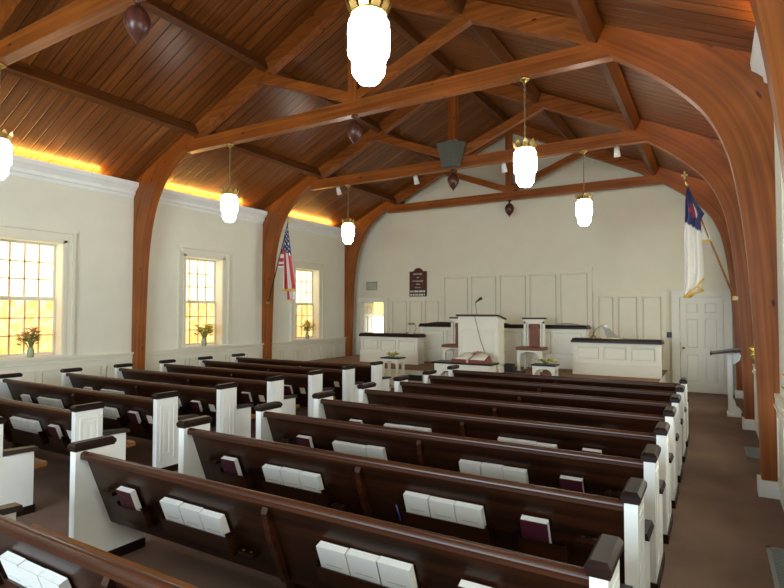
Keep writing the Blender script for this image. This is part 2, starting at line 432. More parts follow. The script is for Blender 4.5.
# left doorway casing and open leaf
mb = MB()
mb.box(DX0-.14, DX0+.012, YB-.035, YB+.158, 0, DZ+.13); mb.box(DX1-.012, DX1+.14, YB-.035, YB+.158, 0, DZ+.13); mb.box(DX0+.012, DX1-.012, YB-.035, YB+.158, DZ-.012, DZ+.13)
trim(mb)
def door_leaf(root, w, h, m='cream', ph=.03):
    """six-panel leaf, x 0..w, thickness in y"""
    MB().box(0, w, .02, .04, 0, h).build('leaf', m, root)
    mb = MB(); a = .11; cw = (w-3*a)/2
    for q in (0, a+cw, 2*(a+cw)): mb.box(q, q+a, -.012, .02, 0, h)
    for z0, z1 in ((0, .22), (.92, 1.04), (1.78, 1.88), (h-.12, h)):
        for q in (a, 2*a+cw): mb.box(q, q+cw, -.012, .02, z0, z1)
    for x0 in (a, 2*a+cw):
        for z0, z1 in ((.22, .92), (1.04, 1.78), (1.88, h-.12)):
            mb.field(x0, x0+cw, z0, z1, -.002, .02, .028)
    mb.build('panel_moulding', m, [c for c in COL.objects if c.parent == root][0])
d = struct(empty('door_1', (DX0+.0, YB+.17, 0), math.radians(101)))
door_leaf(d, .84, 2.22)
MB().ball((.76, -.05, 1.0), .03).build('door_knob', 'gold', d)
# right door
DRX0, DRX1, DRZ = -.73, .17, 2.28
d = struct(empty('door_2', (DRX0, YB-.03, 0)))
door_leaf(d, DRX1-DRX0, DRZ, 'doorp')
MB().tube([(.07, -.01, 1.06), (.07, -.05, 1.06)], .012).ball((.07, -.065, 1.06), .032).build('door_knob', 'brass2', d)
MB().box(-.015, .0, -.01, .03, .3, .42).box(-.015, .0, -.01, .03, 1.1, 1.2).build('hinge', 'brass2', d)
mb = MB()
mb.box(DRX0-.15, DRX0-.01, YB-.07, YB, 0, DRZ+.14); mb.box(DRX1+.01, DRX1+.15, YB-.07, YB, 0, DRZ+.14); mb.box(DRX0-.01, DRX1+.01, YB-.07, YB, DRZ+.015, DRZ+.14)
mb.box(DRX0-.18, DRX1+.18, YB-.10, YB, DRZ+.14, DRZ+.175); mb.box(DRX0-.18, DRX0-.15, YB-.10, YB, 0, DRZ+.14); mb.box(DRX1+.15, DRX1+.18, YB-.10, YB, 0, DRZ+.14)
trim(mb, 'doorp')

# ================================================================== TIMBER FRAMES
INNL = [(5.38, 0), (5.37, 1.), (5.33, 2.3), (5.29, 3.0), (5.20, 3.6), (5.05, 4.1), (4.83, 4.5), (4.5, 4.85), (4.1, 5.12), (3.7, 5.30), (3.30, 5.46)]
INNR = [(5.28, 0), (5.26, 1.), (5.22, 2.0), (5.17, 2.75), (5.07, 3.5), (4.94, 3.93), (4.77, 4.24), (4.50, 4.54), (4.2, 4.80), (3.75, 5.12), (3.30, 5.40)]
def arch_part(parent, sx, T):
    pts = INNL if sx < 0 else INNR; do = (CX-XL) if sx < 0 else (XR-CX); SL = SLL if sx < 0 else SLR; zo = RIDGE-SL*do
    def cr(p0, p1, p2, p3, t):
        return tuple(.5*((2*b)+(c-a)*t+(2*a-5*b+4*c-d)*t*t+(3*b-a-3*c+d)*t**3) for a, b, c, d in zip(p0, p1, p2, p3))
    inn = []
    for i in range(len(pts)-1):
        p0 = pts[max(0, i-1)]; p3 = pts[min(len(pts)-1, i+2)]
        for k in range(4): inn.append(cr(p0, pts[i], pts[i+1], p3, k/4))
    inn.append(pts[-1])
    # outer partner: straight up the wall, then along the slope of the ceiling
    n = len(inn); out = []
    for i, (d, z) in enumerate(inn):
        if z < 3.2: out.append((do, z))
        else:
            j0 = next(k for k, q in enumerate(inn) if q[1] >= 3.2); t = (i-j0+1)/(n-j0)
            La = zo-3.2; Lb = math.hypot(do-3.3, SL*(do-3.3)); w = t*(La+Lb)
            if w <= La: out.append((do, 3.2+w))
            else:
                q = (w-La)/Lb; dd = do-(do-3.3)*q; out.append((dd, RIDGE-SL*dd))
    # force one outer vertex into the corner
    k = min(range(n), key=lambda i: math.hypot(out[i][0]-do, out[i][1]-zo)); out[k] = (do, zo)
    bm = bmesh.new(); uv = bm.loops.layers.uv.new('UVMap'); arc = [0]
    for i in range(1, n): arc.append(arc[-1]+math.hypot(inn[i][0]-inn[i-1][0], inn[i][1]-inn[i-1][1]))
    def vt(p, y): return bm.verts.new((sx*p[0], y, p[1]))
    A = [vt(p, 0) for p in inn]; B = [vt(p, 0) for p in out]; C = [vt(p, T) for p in inn]; D = [vt(p, T) for p in out]
    wd = [math.hypot(a[0]-b[0], a[1]-b[1]) for a, b in zip(inn, out)]
    def face(vs, uvs):
        f = bm.faces.new(vs)
        for l, q in zip(f.loops, uvs): l[uv].uv = (q[0]+sx*3.7, q[1])
    for i in range(n-1):
        j = i+1
        face([A[i], B[i], B[j], A[j]], [(arc[i], 0), (arc[i], wd[i]), (arc[j], wd[j]), (arc[j], 0)])
        face([C[i], C[j], D[j], D[i]], [(arc[i], 2), (arc[j], 2), (arc[j], 2+wd[j]), (arc[i], 2+wd[i])])
        face([A[i], A[j], C[j], C[i]], [(arc[i], 4), (arc[j], 4), (arc[j], 4+T), (arc[i], 4+T)])
        face([B[i], D[i], D[j], B[j]], [(arc[i], 5), (arc[i], 5+T), (arc[j], 5+T), (arc[j], 5)])
    face([A[0], C[0], D[0], B[0]], [(0, 0)]*4); face([A[-1], B[-1], D[-1], C[-1]], [(0, 0)]*4)
    bmesh.ops.recalc_face_normals(bm, faces=bm.faces)
    me = bpy.data.meshes.new('arch_column'); bm.to_mesh(me); bm.free(); me.materials.append(M['archuv'])
    o = bpy.data.objects.new('arch_column', me); COL.objects.link(o); o.parent = parent; return o
def frame_thing(i):
    y = FY[i]; root = empty('timber_frame', (CX, y, 0))
    T = FT
    for sx in (-1, 1):
        arch_part(root, sx, T); zi = (INNL if sx < 0 else INNR)[-1][1]
        g = lambda d: zd(sx*d)
        MB().prism([(sx*3.30, g(3.30)-.01), (sx*3.30, zi), (0, 6.98), (0, g(0)-.01)], 'y', 0, T).build('rafter', 'arch', root)
        MB().bar((sx*.06, T/2, 5.33), (sx*1.95, T/2, 6.12), .11, .17, (0, 1, 0)).build('strut', 'arch', root) if False else \
            MB().bar((sx*.04, T/2, 5.34), (sx*2.0, T/2, 6.11), .16, .12, (0, 1, 0)).build('strut', 'arch', root)
        di = (INNL if sx < 0 else INNR)[0][0]; do = (CX-XL) if sx < 0 else (XR-CX)
        MB().box(*sorted((sx*(di-.035), sx*do)), -.035, T+.035, 0, .17).build('base_block', 'white', root)
    MB().box(-3.95, 4.05, .012, T-.012, 5.05, 5.28).build('tie_beam', 'arch', root)
    kp = MB().box(-.085, .085, .01, T-.01, 5.28, 6.97).build('king_post', 'archz', root)
    MB().lathe([(.012, 5.05), (.06, 5.05), (.06, 5.03), (.028, 5.01), (.022, 4.965), (.05, 4.955), (.07, 4.94), (.105, 4.90), (.126, 4.85), (.128, 4.80), (.112, 4.735), (.075, 4.675), (.035, 4.63), (.014, 4.60), (.002, 4.575)], 20, (0, T/2, 0)).build('acorn_pendant', 'acorn', kp)
    pos = ['behind the camera', 'nearest the camera', 'second from the camera', 'third from the camera, holding the loudspeaker', 'closest to the front wall'][i]
    tag(root, 'brown laminated timber arch with tie beam and struts, %s' % pos, 'beam', 'timber frames across the nave')
for i in range(5): frame_thing(i)
# purlins between frames
PUR = [(-3.72, 'lower left'), (-1.92, 'upper left'), (0, 'ridge'), (1.92, 'upper right'), (3.72, 'lower right')]
bays = [(YR, FY[0])] + [(FY[i]+FT, FY[i+1]) for i in range(4)] + [(FY[4]+FT, YB)]
BN = ['behind the camera', 'in the bay above the camera', 'in the bay with the nearest arch', 'in the second bay ahead', 'in the third bay ahead', 'against the front wall']
for bi, (a, b) in enumerate(bays):
    for d, nm in PUR:
        zt = zd(d)
        mb = MB()
        if d == 0: mb.prism([(CX-.07, zt-.02), (CX+.07, zt-.02), (CX+.07, zt-.20), (CX-.07, zt-.20)], 'y', a, b)
        else:
            s = -SLR if d > 0 else SLL; nx, nz = -s, 1.; L = math.hypot(nx, nz); nx /= L; nz /= L
            tx, tz = nz, -nx
            c0 = (CX+d, zt-.035)
            h = .20; w_ = .055
            mb.prism([(c0[0]-tx*w_, c0[1]-tz*w_), (c0[0]+tx*w_, c0[1]+tz*w_), (c0[0]+tx*w_-nx*h, c0[1]+tz*w_-nz*h), (c0[0]-tx*w_-nx*h, c0[1]-tz*w_-nz*h)], 'y', a, b)
        tag(mb.build('purlin', 'purlin'), '%s brown roof purlin %s' % (nm, BN[bi]), 'beam', 'purlins under the ceiling boards')

# ================================================================== PENDANT LAMPS
def make_lamp():
    r = empty('pendant_lamp')
    MB().lathe([(.012, 0), (.06, 0), (.078, -.018), (.06, -.034), (.035, -.04), (.02, -.07), (.012, -.075)], 12, flute=-.15).build('canopy', 'gold', r)
    mb = MB()
    for k in range(19):                          # chain links
        z = -.05-k*.042; a = k % 2*PI/2
        ring = [(math.cos(a)*.011*math.cos(q), math.sin(a)*.011*math.cos(q), z-.02+.026*math.sin(q)) for q in [2*PI*j/8 for j in range(9)]]
        mb.tube(ring, .0065, 5)
    mb.build('chain', 'brass2', r)
    mb = MB(); mb.lathe([(.008, -.82), (.03, -.835), (.02, -.86), (.045, -.875), (.11, -.93), (.135, -.955), (.13, -.965)], 20)
    for k in range(10):                          # upstanding leaves of the crown
        a = 2*PI*k/10; c, s = math.cos(a), math.sin(a); tx, ty = -s, c
        p = [(.125, -.95, .034), (.15, -.90, .036), (.165, -.855, .004)]
        for (r0, z0, w0), (r1, z1, w1) in zip(p, p[1:]):
            mb.hull8([(c*r0-tx*w0, s*r0-ty*w0, z0), (c*r0+tx*w0, s*r0+ty*w0, z0), (c*(r0+.006)+tx*w0, s*(r0+.006)+ty*w0, z0), (c*(r0+.006)-tx*w0, s*(r0+.006)-ty*w0, z0),
                      (c*r1-tx*w1, s*r1-ty*w1, z1), (c*r1+tx*w1, s*r1+ty*w1, z1), (c*(r1+.006)+tx*w1, s*(r1+.006)+ty*w1, z1), (c*(r1+.006)-tx*w1, s*(r1+.006)-ty*w1, z1)])
    mb.build('crown', 'gold', r)
    MB().lathe([(.100, -.965), (.130, -.985), (.150, -1.015), (.154, -1.08), (.153, -1.235), (.148, -1.262), (.124, -1.282), (.123, -1.37), (.116, -1.398), (.096, -1.41), (.092, -1.43), (.07, -1.455), (.03, -1.462), (.004, -1.463)], 24, flute=-.03).build('glass_shade', 'lamp', r)
    return r
lamp0 = make_lamp(); kids = [c for c in COL.objects if c.parent == lamp0]
LN = ['behind the camera', 'nearest the camera', 'in the middle row', 'farthest from the camera']
first = True
for i in range(4):
    for x, sd in ((-7.70, 'left'), (-2.13, 'right')):
        loc = (x, FY[i]+FT/2, 5.05)
        if first: o = lamp0; o.location = loc; first = False
        else: o = dup(lamp0, loc, children=kids)
        tag(o, 'lit stepped milk-glass pendant lamp with brass crown, %s side, %s' % (sd, LN[i]), 'lamp', 'pendant lamps under the tie beams')

# spot cans on third frame
for x, nm in ((-8.0, 'leftmost'), (-5.81, 'second from left'), (-3.73, 'second from right'), (-1.53, 'rightmost')):
    r = empty('spotlight', (x, FY[3]+.09, 5.05))
    MB().tube([(0, 0, 0), (0, 0, -.05)], .012).build('bracket', 'canw', r)
    MB().tube([(0, -.03, -.03), (.0, .05, -.19)], [.045, .062], 14).build('can', 'canw', r)
    tag(r, 'white spotlight can under third tie beam, %s of four' % nm, 'spotlight', 'spotlights on the third tie beam')
# loudspeaker cluster at third king post
r = empty('loudspeaker', (-4.86, FY[3]-.02, 5.05))
mb = MB()
T_ = [(-.36, 0), (-.26, -.26), (.16, -.30), (.34, -.05), (.34, 0)]; B_ = [(-.20, 0), (-.17, -.14), (.12, -.17), (.19, -.03), (.19, 0)]
A = [mb.bm.verts.new((x, y, .52)) for x, y in T_]; B = [mb.bm.verts.new((x, y, .02)) for x, y in B_]
mb._f(A); mb._f(B[::-1])
for k in range(5): mb._f([A[k], B[k], B[(k+1) % 5], A[(k+1) % 5]])
mb.build('cabinet', 'speaker', r)
MB().box(-.12, .12, -.02, .0, .5, .62).build('mounting_plate', 'grey', r)
tag(r, 'dark grey tapered loudspeaker fixed at the foot of the third king post', 'speaker')

# ================================================================== PEWS
def rail_profile():
    return [(.034, .835)]+[(.064+.031*math.cos(a), .860+.029*math.sin(a)) for a in [PI*1.08-PI*1.16*k/12 for k in range(13)]]+[(.094, .835)]
def back_y(z): return .07+.20*(.86-z)/.53      # rear face of the leaning back
def make_pew(L, nm):
    """x centred, y=0 rear edge of the ends, seat towards +y"""
    r = empty(nm); h = L/2
    # leaning back
    MB().prism([(back_y(.86), .86), (back_y(.30), .30), (back_y(.30)+.03, .30), (back_y(.86)+.028, .86)], 'x', -h+.03, h-.03).build('backrest', 'pew', r)
    MB().prism(rail_profile(), 'x', -h+.03, h-.03).build('top_rail', 'pewrail', r)
    MB().prism([(.24, .425), (.66, .44), (.69, .455), (.70, .44), (.69, .405), (.25, .395)], 'x', -h+.03, h-.03).build('seat', 'seat', r)
    for sx in (-1, 1):
        x0, x1 = sorted((sx*h-.035*0, sx*(h-.07))); 
        e = MB().prism([(0, .05), (.56, .05), (.56, .585), (.30, .585), (.30, .90), (0, .90)], 'x', x0, x1)
        # L shape is concave: build as two boxes instead
        e.bm.free(); e = MB()
        e.box(x0, x1, 0, .29, .05, .90); e.box(x0, x1, .29, .56, .05, .585)
        xo = sx*h
        xa, xb = sorted((xo, xo+sx*.005))
        e.framex(.045, .248, .16, .82, xa, xb, .018); xa, xb = sorted((xo, xo+sx*.004)); e.framex(.088, .205, .205, .775, xa, xb, .04)
        eo = e.build('end_panel', 'white', r)
        c = MB(); c.box(x0-.010, x1+.010, -.010, .300, .895, .91); c.hull8([(x0-.016, -.016, .91), (x1+.016, -.016, .91), (x1+.016, .308, .91), (x0-.016, .308, .91), (x0-.016, -.016, .935), (x1+.016, -.016, .935), (x1+.016, .308, .935), (x0-.016, .308, .935)]); c.hull8([(x0-.016, -.016, .935), (x1+.016, -.016, .935), (x1+.016, .308, .935), (x0-.016, .308, .935), (x0+.002, .002, .957), (x1-.002, .002, .957), (x1-.002, .290, .957), (x0+.002, .290, .957)])
        c.build('end_cap', 'cap', eo)
        a = MB(); a.hull8([(x0-.024, .292, .60), (x1+.024, .292, .60), (x1+.024, .60, .585), (x0-.024, .60, .585), (x0-.012, .292, .64), (x1+.012, .292, .64), (x1+.012, .59, .622), (x0-.012, .59, .622)])
        a.build('armrest', 'cap', eo)
        MB().box(x0-.012, x1+.012, -.012, .575, 0, .075).build('base', 'cap', eo)
    # curved middle brace
    pr = [(back_y(.80)-.006, .80), (back_y(.74)-.045, .765), (back_y(.6)-.05, .60), (back_y(.42)-.04, .42), (back_y(.30)-.03, .30), (back_y(.30)+.01, .30), (back_y(.80)+.01, .80)]
    MB().prism(pr, 'x', -.022, .022).build('middle_brace', 'pewrail', r)
    MB().prism([(.26, .40), (.60, .40), (.50, .30), (.47, .0), (.33, .0), (.30, .30)], 'x', -.03, .03).build('middle_support', 'pew', r)
    # hymnal racks
    for cx, w_ in ((-.665, .62), (.665, .62), (-1.33, .27), (1.33, .27)):
        mb = MB()
        dz = .0
        zb, zt = .41, .535
        f = lambda z, o: (back_y(z)-o, z)
        for (xa, xb) in ((cx-w_/2-.012, cx-w_/2), (cx+w_/2, cx+w_/2+.012)):
            mb.prism([f(zb, 0), f(zb, .075), f(zt+.03, .075), f(zt+.03, 0)], 'x', xa, xb)
        mb.prism([f(zb, .065), f(zb, .075), f(zt, .075), f(zt, .065)], 'x', cx-w_/2, cx+w_/2)
        mb.prism([f(zb, 0), f(zb, .075), f(zb+.012, .075), f(zb+.012, 0)], 'x', cx-w_/2, cx+w_/2)
        mb.build('book_rack', 'pew', r)
    # communion cup holders with two cup rims
    for cx in (-1.60, 1.60, -.25):
        mb = MB().mat('pew'); z = .60 if abs(cx) > 1 else .44; yb = back_y(z)
        mb.box(cx-.065, cx+.065, yb-.055, yb, z-.012, z+.012)
        mb.mat('brass2')
        for q in (-.032, .032): mb.lathe([(.009, z-.02), (.010, z+.014), (.008, z+.014), (.007, z+.0)], 10, (cx+q, yb-.032, 0))
        mb.build('cup_holder', None, r)
    return r
S = .9494
def pew_rows(L, xc, y0, n, side):
    base = make_pew(L, 'church_pew'); kids = [c for c in COL.objects if c.parent == base]
    out = []
    for i in range(n):
        loc = (xc, y0+i*S, 0)
        if i == 0: o = base; o.location = loc
        else: o = dup(base, loc, children=kids)
        tag(o, 'long dark mahogany pew with white ends, %s row of the %s block' % (ORD[i], side), 'pew', 'pews of the %s block' % side)
        out.append(loc)
    return out
RX0, RX1 = -4.138, -.372
LX0, LX1 = -9.548, -5.673
right_rows = pew_rows(RX1-RX0, (RX0+RX1)/2, 2.262-S, 9, 'right')
left_rows = pew_rows(LX1-LX0, (LX0+LX1)/2, 3.146-S, 8, 'left')

# ---- books
TILT = math.atan2(.20, .53)
def make_book(cover, w, h, t):
    """stands with its foot at the origin, cover faces -y"""
    r = empty('hymn_book')
    mb = MB(); mb.box(-w/2, w/2, -t/2, -t/2+.003, 0, h).box(-w/2, w/2, t/2-.003, t/2, 0, h).box(-w/2, -w/2+.003, -t/2, t/2, 0, h)
    mb.build('cover', cover, r)
    MB().box(-w/2+.003, w/2-.001, -t/2+.003, t/2-.003, .003, h-.001).build('pages', 'pages', r)
    if cover == 'book': MB().box(-w*.30, w*.30, -t/2-.001, -t/2, h*.58, h*.60).build('title_print', 'print', r)
    return r
bw = make_book('book', .188, .265, .045); bmr = make_book('maroon', .168, .265, .048)
bw['label'] = bmr['label'] = ''
kw = [c for c in COL.objects if c.parent == bw]; km = [c for c in COL.objects if c.parent == bmr]
used = {'w': False, 'm': False}
def put_book(kind, row, dx, label, dtilt=0., dz=0.):
    x, y, _ = row; zf = .425+dz; off = .036 if kind == 'w' else .042
    loc = (x+dx, y+back_y(zf)-off, zf)
    src, ks = (bw, kw) if kind == 'w' else (bmr, km)
    if not used[kind]: o = src; o.location = loc; used[kind] = True
    else: o = dup(src, loc, children=ks)
    o.rotation_euler = (TILT+dtilt, 0, 0)
    tag(o, label, 'book', ('white-covered' if kind == 'w' else 'maroon')+' books in the pew racks')
def fill(rows, side, n):
    for i in range(n):
        rn = ORD[i]
        for c, rk in ((-.665, 'left rack'), (.665, 'right rack')):
            if side == 'right' and i > 4: continue
            for k, nm in enumerate(('left', 'middle', 'right')):
                put_book('w', rows[i], c+(k-1)*.194, 'white-covered book, %s of three in %s, %s pew of %s block' % (nm, rk, rn, side), random.uniform(-.015, .015), random.uniform(-.004, .004))
        if side == 'right':
            for c, rk in ((-1.34, 'far left'), (1.29, 'far right')):
                put_book('m', rows[i], c+.02*random.uniform(-1, 1), 'maroon book with white page edges, %s rack, %s pew of right block' % (rk, rn), random.uniform(-.02, .02))
        else:
            put_book('m', rows[i], 1.32, 'maroon book with white page edges, right-end rack, %s pew of left block' % rn)
            put_book('w', rows[i], -1.34, 'white-covered single book, left-end rack, %s pew of left block' % rn)
fill(right_rows, 'right', 6); fill(left_rows, 'left', 6)
# small white cards beside the right-end cup holders of the left block
for i in range(7):
    x, y, _ = left_rows[i]; z = .56; yb = back_y(z)
    o = MB().prism([(back_y(.56)-.06, .56), (back_y(.56)-.05, .56), (back_y(.66)-.05, .66), (back_y(.66)-.06, .66)], 'x', 1.76-.05-.1, 1.76+.05-.1).build('offering_card', 'paper', None, (x, y, 0))
    tag(o, 'small white card at the aisle end of the %s pew, left block' % ORD[i], 'card', 'white cards on the left pews')
# blue pencil beside the white books of second right pew
x, y, _ = right_rows[2]
o = MB().tube([(x+.40-.06, y+back_y(.55)-.07, .47), (x+.395-.075, y+back_y(.62)-.07, .585)], .006, 6).build('pencil', plain('blue_pencil_paint', (.03, .06, .3), .4))
tag(o, 'small blue pencil beside white books on a right-block pew', 'pencil')

# ================================================================== CHANCEL
PZ, PY = .5, 11.9
r = empty('chancel_platform', (0, 0, 0))
MB().box(-10.2, -1.05, PY, YB-.06, 0, PZ-.02).build('riser', 'cream', r)
MB().box(-10.22, -1.02, PY-.03, YB-.06, PZ-.02, PZ).build('carpet_top', 'carpet2', r)
mb = MB()
for a in (-10.1, -8.9, -7.6, -6.3, -5.0, -3.7, -2.4): mb.frame(a, a+1.15, .07, .42, PY-.012, PY, .02)
mb.build('riser_panels', 'cream', r)
tag(r, 'raised cream chancel platform with tan carpet in front of the far wall', 'platform')
tag(MB().box(-6.62, -6.22, PY-.025, PY-.013, .22, .36).build('riser_grille', 'black'), 'dark grille in platform riser beside the tall flower stand', 'grille')

def rail_unit(name, x0, x1, y0, y1, z1, label, npan, capm='cap'):
    r = empty(name, (x0, y0, PZ)); w_ = x1-x0; d_ = y1-y0; h = z1-PZ
    MB().box(0, w_, 0, d_, 0, h).build('cabinet_body', 'cream', r)
    mb = MB(); a = .08
    mb.box(-.02, w_+.02, -.055, 0, 0, .25)
    for k in range(npan):
        xa = a+(w_-a)*k/npan; xb = (w_-a)*(k+1)/npan if k < npan-1 else w_-a
        mb.field(xa, a+(w_-a)*(k+1)/npan-a, .34, h-.10, -.03, .0, .026)
    mb.box(-.01, w_+.01, -.04, 0, h-.10, h-.02)
    for k in range(npan+1):
        q = a/2+(w_-a)*k/npan; mb.box(max(-.01, q-a/2), min(w_+.01, q+a/2), -.04, 0, .335, h-.10)
    mb.box(-.01, w_+.01, -.04, 0, .255, .335)
    mb.build('front_panelling', 'cream', r)
    MB().box(-.05, w_+.05, -.07, d_+.03, h-.02, h+.03).frustum(-.04, w_+.04, -.06, d_+.02, h+.03, h+.075, .02).build('top_cap', capm, r)
    tag(r, label, 'railing'); return r
rail_unit('choir_rail', -8.78, -6.93, 13.0, 13.35, 1.25, 'low cream panelled choir rail with dark cap, left of the pulpit', 3)
rail_unit('choir_rail', -2.83, -1.02, 13.0, 13.35, 1.25, 'low cream panelled choir rail with dark cap, right of the pulpit', 3)
rail_unit('choir_partition', -7.36, -2.75, 14.0, 14.35, 1.52, 'tall cream choir partition with dark cap behind the pulpit chairs', 6)
# folded robes / cloths lying on the partition cap
for x0, x1, nm in ((-7.25, -6.25, 'left'), (-5.2, -4.75, 'middle'), (-3.6, -2.9, 'right')):
    def fn(u, v, x0=x0, x1=x1):
        return (x0+(x1-x0)*u, 14.02+.30*v, 1.590+.055*math.sin(PI*u)**.6*math.sin(PI*v)**.5)
    o = MB().grid(fn, 14, 6).build('folded_cloth', 'gmat' if nm == 'right' else 'cap')
    so = o.modifiers.new('t', 'SOLIDIFY'); so.thickness = .006
    tag(o, 'folded %s cloth lying on the %s part of the tall choir partition' % ('grey' if nm == 'right' else 'dark', nm), 'cloth')

# pulpit
r = empty('pulpit', (CX+.03, 12.1, PZ))
MB().hull8([(-.5, 0, 0), (.5, 0, 0), (.5, .44, 0), (-.5, .44, 0), (-.5, 0, 1.33), (.5, 0, 1.33), (.5, .44, 1.25), (-.5, .44, 1.25)]).build('body', 'ivory', r)
MB().box(-.53, .53, -.03, .47, 0, .12).box(-.52, .52, -.02, .46, 1.17, 1.24).build('mouldings', 'ivory', r)
MB().frame(-.43, .43, .18, 1.04, -.03, 0, .035).framex(.06, .38, .20, 1.02, .50, .512, .02).box(-.5, .5, -.01, 0, 1.07, 1.09).build('panel_moulding', 'ivory', r)
MB().hull8([(-.54, -.06, 1.33), (.54, -.06, 1.33), (.54, .50, 1.24), (-.54, .50, 1.24), (-.54, -.06, 1.37), (.54, -.06, 1.37), (.54, .50, 1.28), (-.54, .50, 1.28)]).build('reading_top', 'pewrail', r)
tag(r, 'tall white panelled pulpit with brown slanted top at centre of platform', 'pulpit')
r = empty('microphone', (CX+.0, 12.15, PZ+1.36))
MB().tube([(0, .0, 0), (-.01, -.02, .12), (-.03, -.04, .24), (-.03, -.03, .30)], .006).build('gooseneck', 'cord', r)
MB().tube([(-.03, -.03, .29), (.02, -.02, .335), (.09, -.01, .385)], [.015, .02, .034], 10).ball((.10, -.01, .39), .036).build('microphone_head', 'black', r)
tag(r, 'black gooseneck microphone standing on the white pulpit', 'microphone')
tag(MB().tube([(CX-.03, 12.09, PZ+1.38), (CX-.02, 12.03, PZ+1.36), (CX+.06, 12.04, PZ+1.0), (CX+.13, 12.04, PZ+.75), (CX+.22, 12.04, PZ+.50), (CX+.24, 12.04, PZ+.25), (CX+.24, 12.02, PZ+.02)], .006).build('microphone_cable', 'cord'),
    'thin dark cable hanging down the front of the white pulpit', 'cable')
r = empty('floor_speaker', (-4.22, 12.45, PZ))
MB().box(-.10, .10, 0, .2, 0, .20).build('case', 'black', r); MB().box(-.02, .34, .02, .24, 0, .035).build('pedal', 'black', r)
tag(r, 'small black box on the platform beside the pulpit foot', 'speaker')

# pulpit chairs
def chair(x, y, label, rz=0.):
    r = empty('pulpit_chair', (x, y, PZ), rz)
    for sx in (-1, 1):
        MB().box(sx*.235-.027, sx*.235+.027, .42, .48, 0, 1.20).build('rear_post', 'ivory', r)
        MB().prism([(.0, .0), (.055, 0), (.06, .5), (-.005, .5)], 'x', sx*.27-.035, sx*.27+.035).build('front_leg', 'ivory', r)
        MB().box(sx*.165-.016, sx*.165+.016, .43, .47, .56, 1.14).build('back_slat', 'ivory', r)
    MB().box(-.30, .30, .40, .50, 1.25, 1.29).build('crest_cap', 'pewrail', r); MB().box(-.265, .265, .42, .48, 1.14, 1.25).build('crest_rail', 'ivory', r)
    MB().box(-.125, .125, .42, .465, .56, 1.13).build('back_upholstery', 'chairw', r, bevel=.01)
    MB().box(-.33, .33, -.05, .46, .50, .575).build('seat_cushion', 'chairw', r, bevel=.02)
    ap = [(-.235, .36), (-.20, .42), (-.1, .455), (0, .465), (.1, .455), (.20, .42), (.235, .36)]
    MB().strip(ap, [(a*1.0, .50) for a, b in ap], 'y', .0, .03).build('apron', 'ivory', r)
    MB().box(-.30, -.27, .05, .43, .40, .50).box(.27, .30, .05, .43, .40, .50).box(-.24, .24, .43, .46, .42, .5).build('side_rail', 'ivory', r)
    tag(r, label, 'chair', 'pulpit chairs on the platform')
chair(-3.87, 12.97, 'white high-backed chair with brown leather back and seat, right of pulpit')
chair(CX-(-3.87-CX)+.02, 12.97, 'white high-backed chair with brown leather seat, half hidden left of pulpit')

# communion table
r = empty('communion_table', (CX+.02, 11.1, 0))
MB().box(-.72, .72, 0, .52, .765, .80).build('tabletop', 'cap', r, bevel=.006)
MB().box(-.66, .66, .04, .48, .60, .765).build('frieze', 'ivory', r)
mb = MB()
for k in range(12): mb.box(-.60+k*.105, -.575+k*.105, .03, .04, .655, .715)
mb.build('carved_lettering_band', 'cream', r)
for sx in (-1, 1):
    for yy in (.05, .39): MB().box(sx*.61-.05, sx*.61+.05, yy, yy+.09, 0, .60).build('leg', 'ivory', r)
    MB().prism([(0, 0), (.0, .14), (-sx*.14, .14)], 'y', .06, .10).build('corner_bracket', 'ivory', r).location = (sx*.56, 0, .46)
tag(r, 'white communion table with dark top below the pulpit', 'table')
# open Bible on its stand
r = empty('open_bible', (CX+.17, 11.30, .80), math.radians(-6))
MB().hull8([(-.42, -.12, .0), (.42, -.12, 0), (.42, .26, 0), (-.42, .26, 0), (-.42, -.12, .035), (.42, -.12, .035), (.36, .26, .15), (-.36, .26, .15)]).build('book_stand', 'leather', r)
for sx in (-1, 1):
    def fn(u, v, sx=sx):
        x = sx*(.02+.36*u); b = .045*math.sin(PI*min(1, u*1.15))**.7 if u < .87 else .045*math.sin(PI*.999)**.7
        return (x*(1-.12*v), -.115+.36*v, .045+.115*v+.05*math.sin(PI*(u*.86+.10)))
    o = MB().grid(fn, 10, 4).build('page_block', 'paper', r); so = o.modifiers.new('t', 'SOLIDIFY'); so.thickness = .03; so.offset = -1
    MB().box(*sorted((sx*.04, sx*.40)), -.135, -.12, .0, .075).build('leather_cover_edge', 'leather', r)
MB().box(-.02, .02, -.14, -.118, .0, .09).build('ribbon', plain('gold_ribbon', (.7, .5, .3), .5), r)
tag(r, 'large open book with red-brown leather edges on the communion table', 'book')

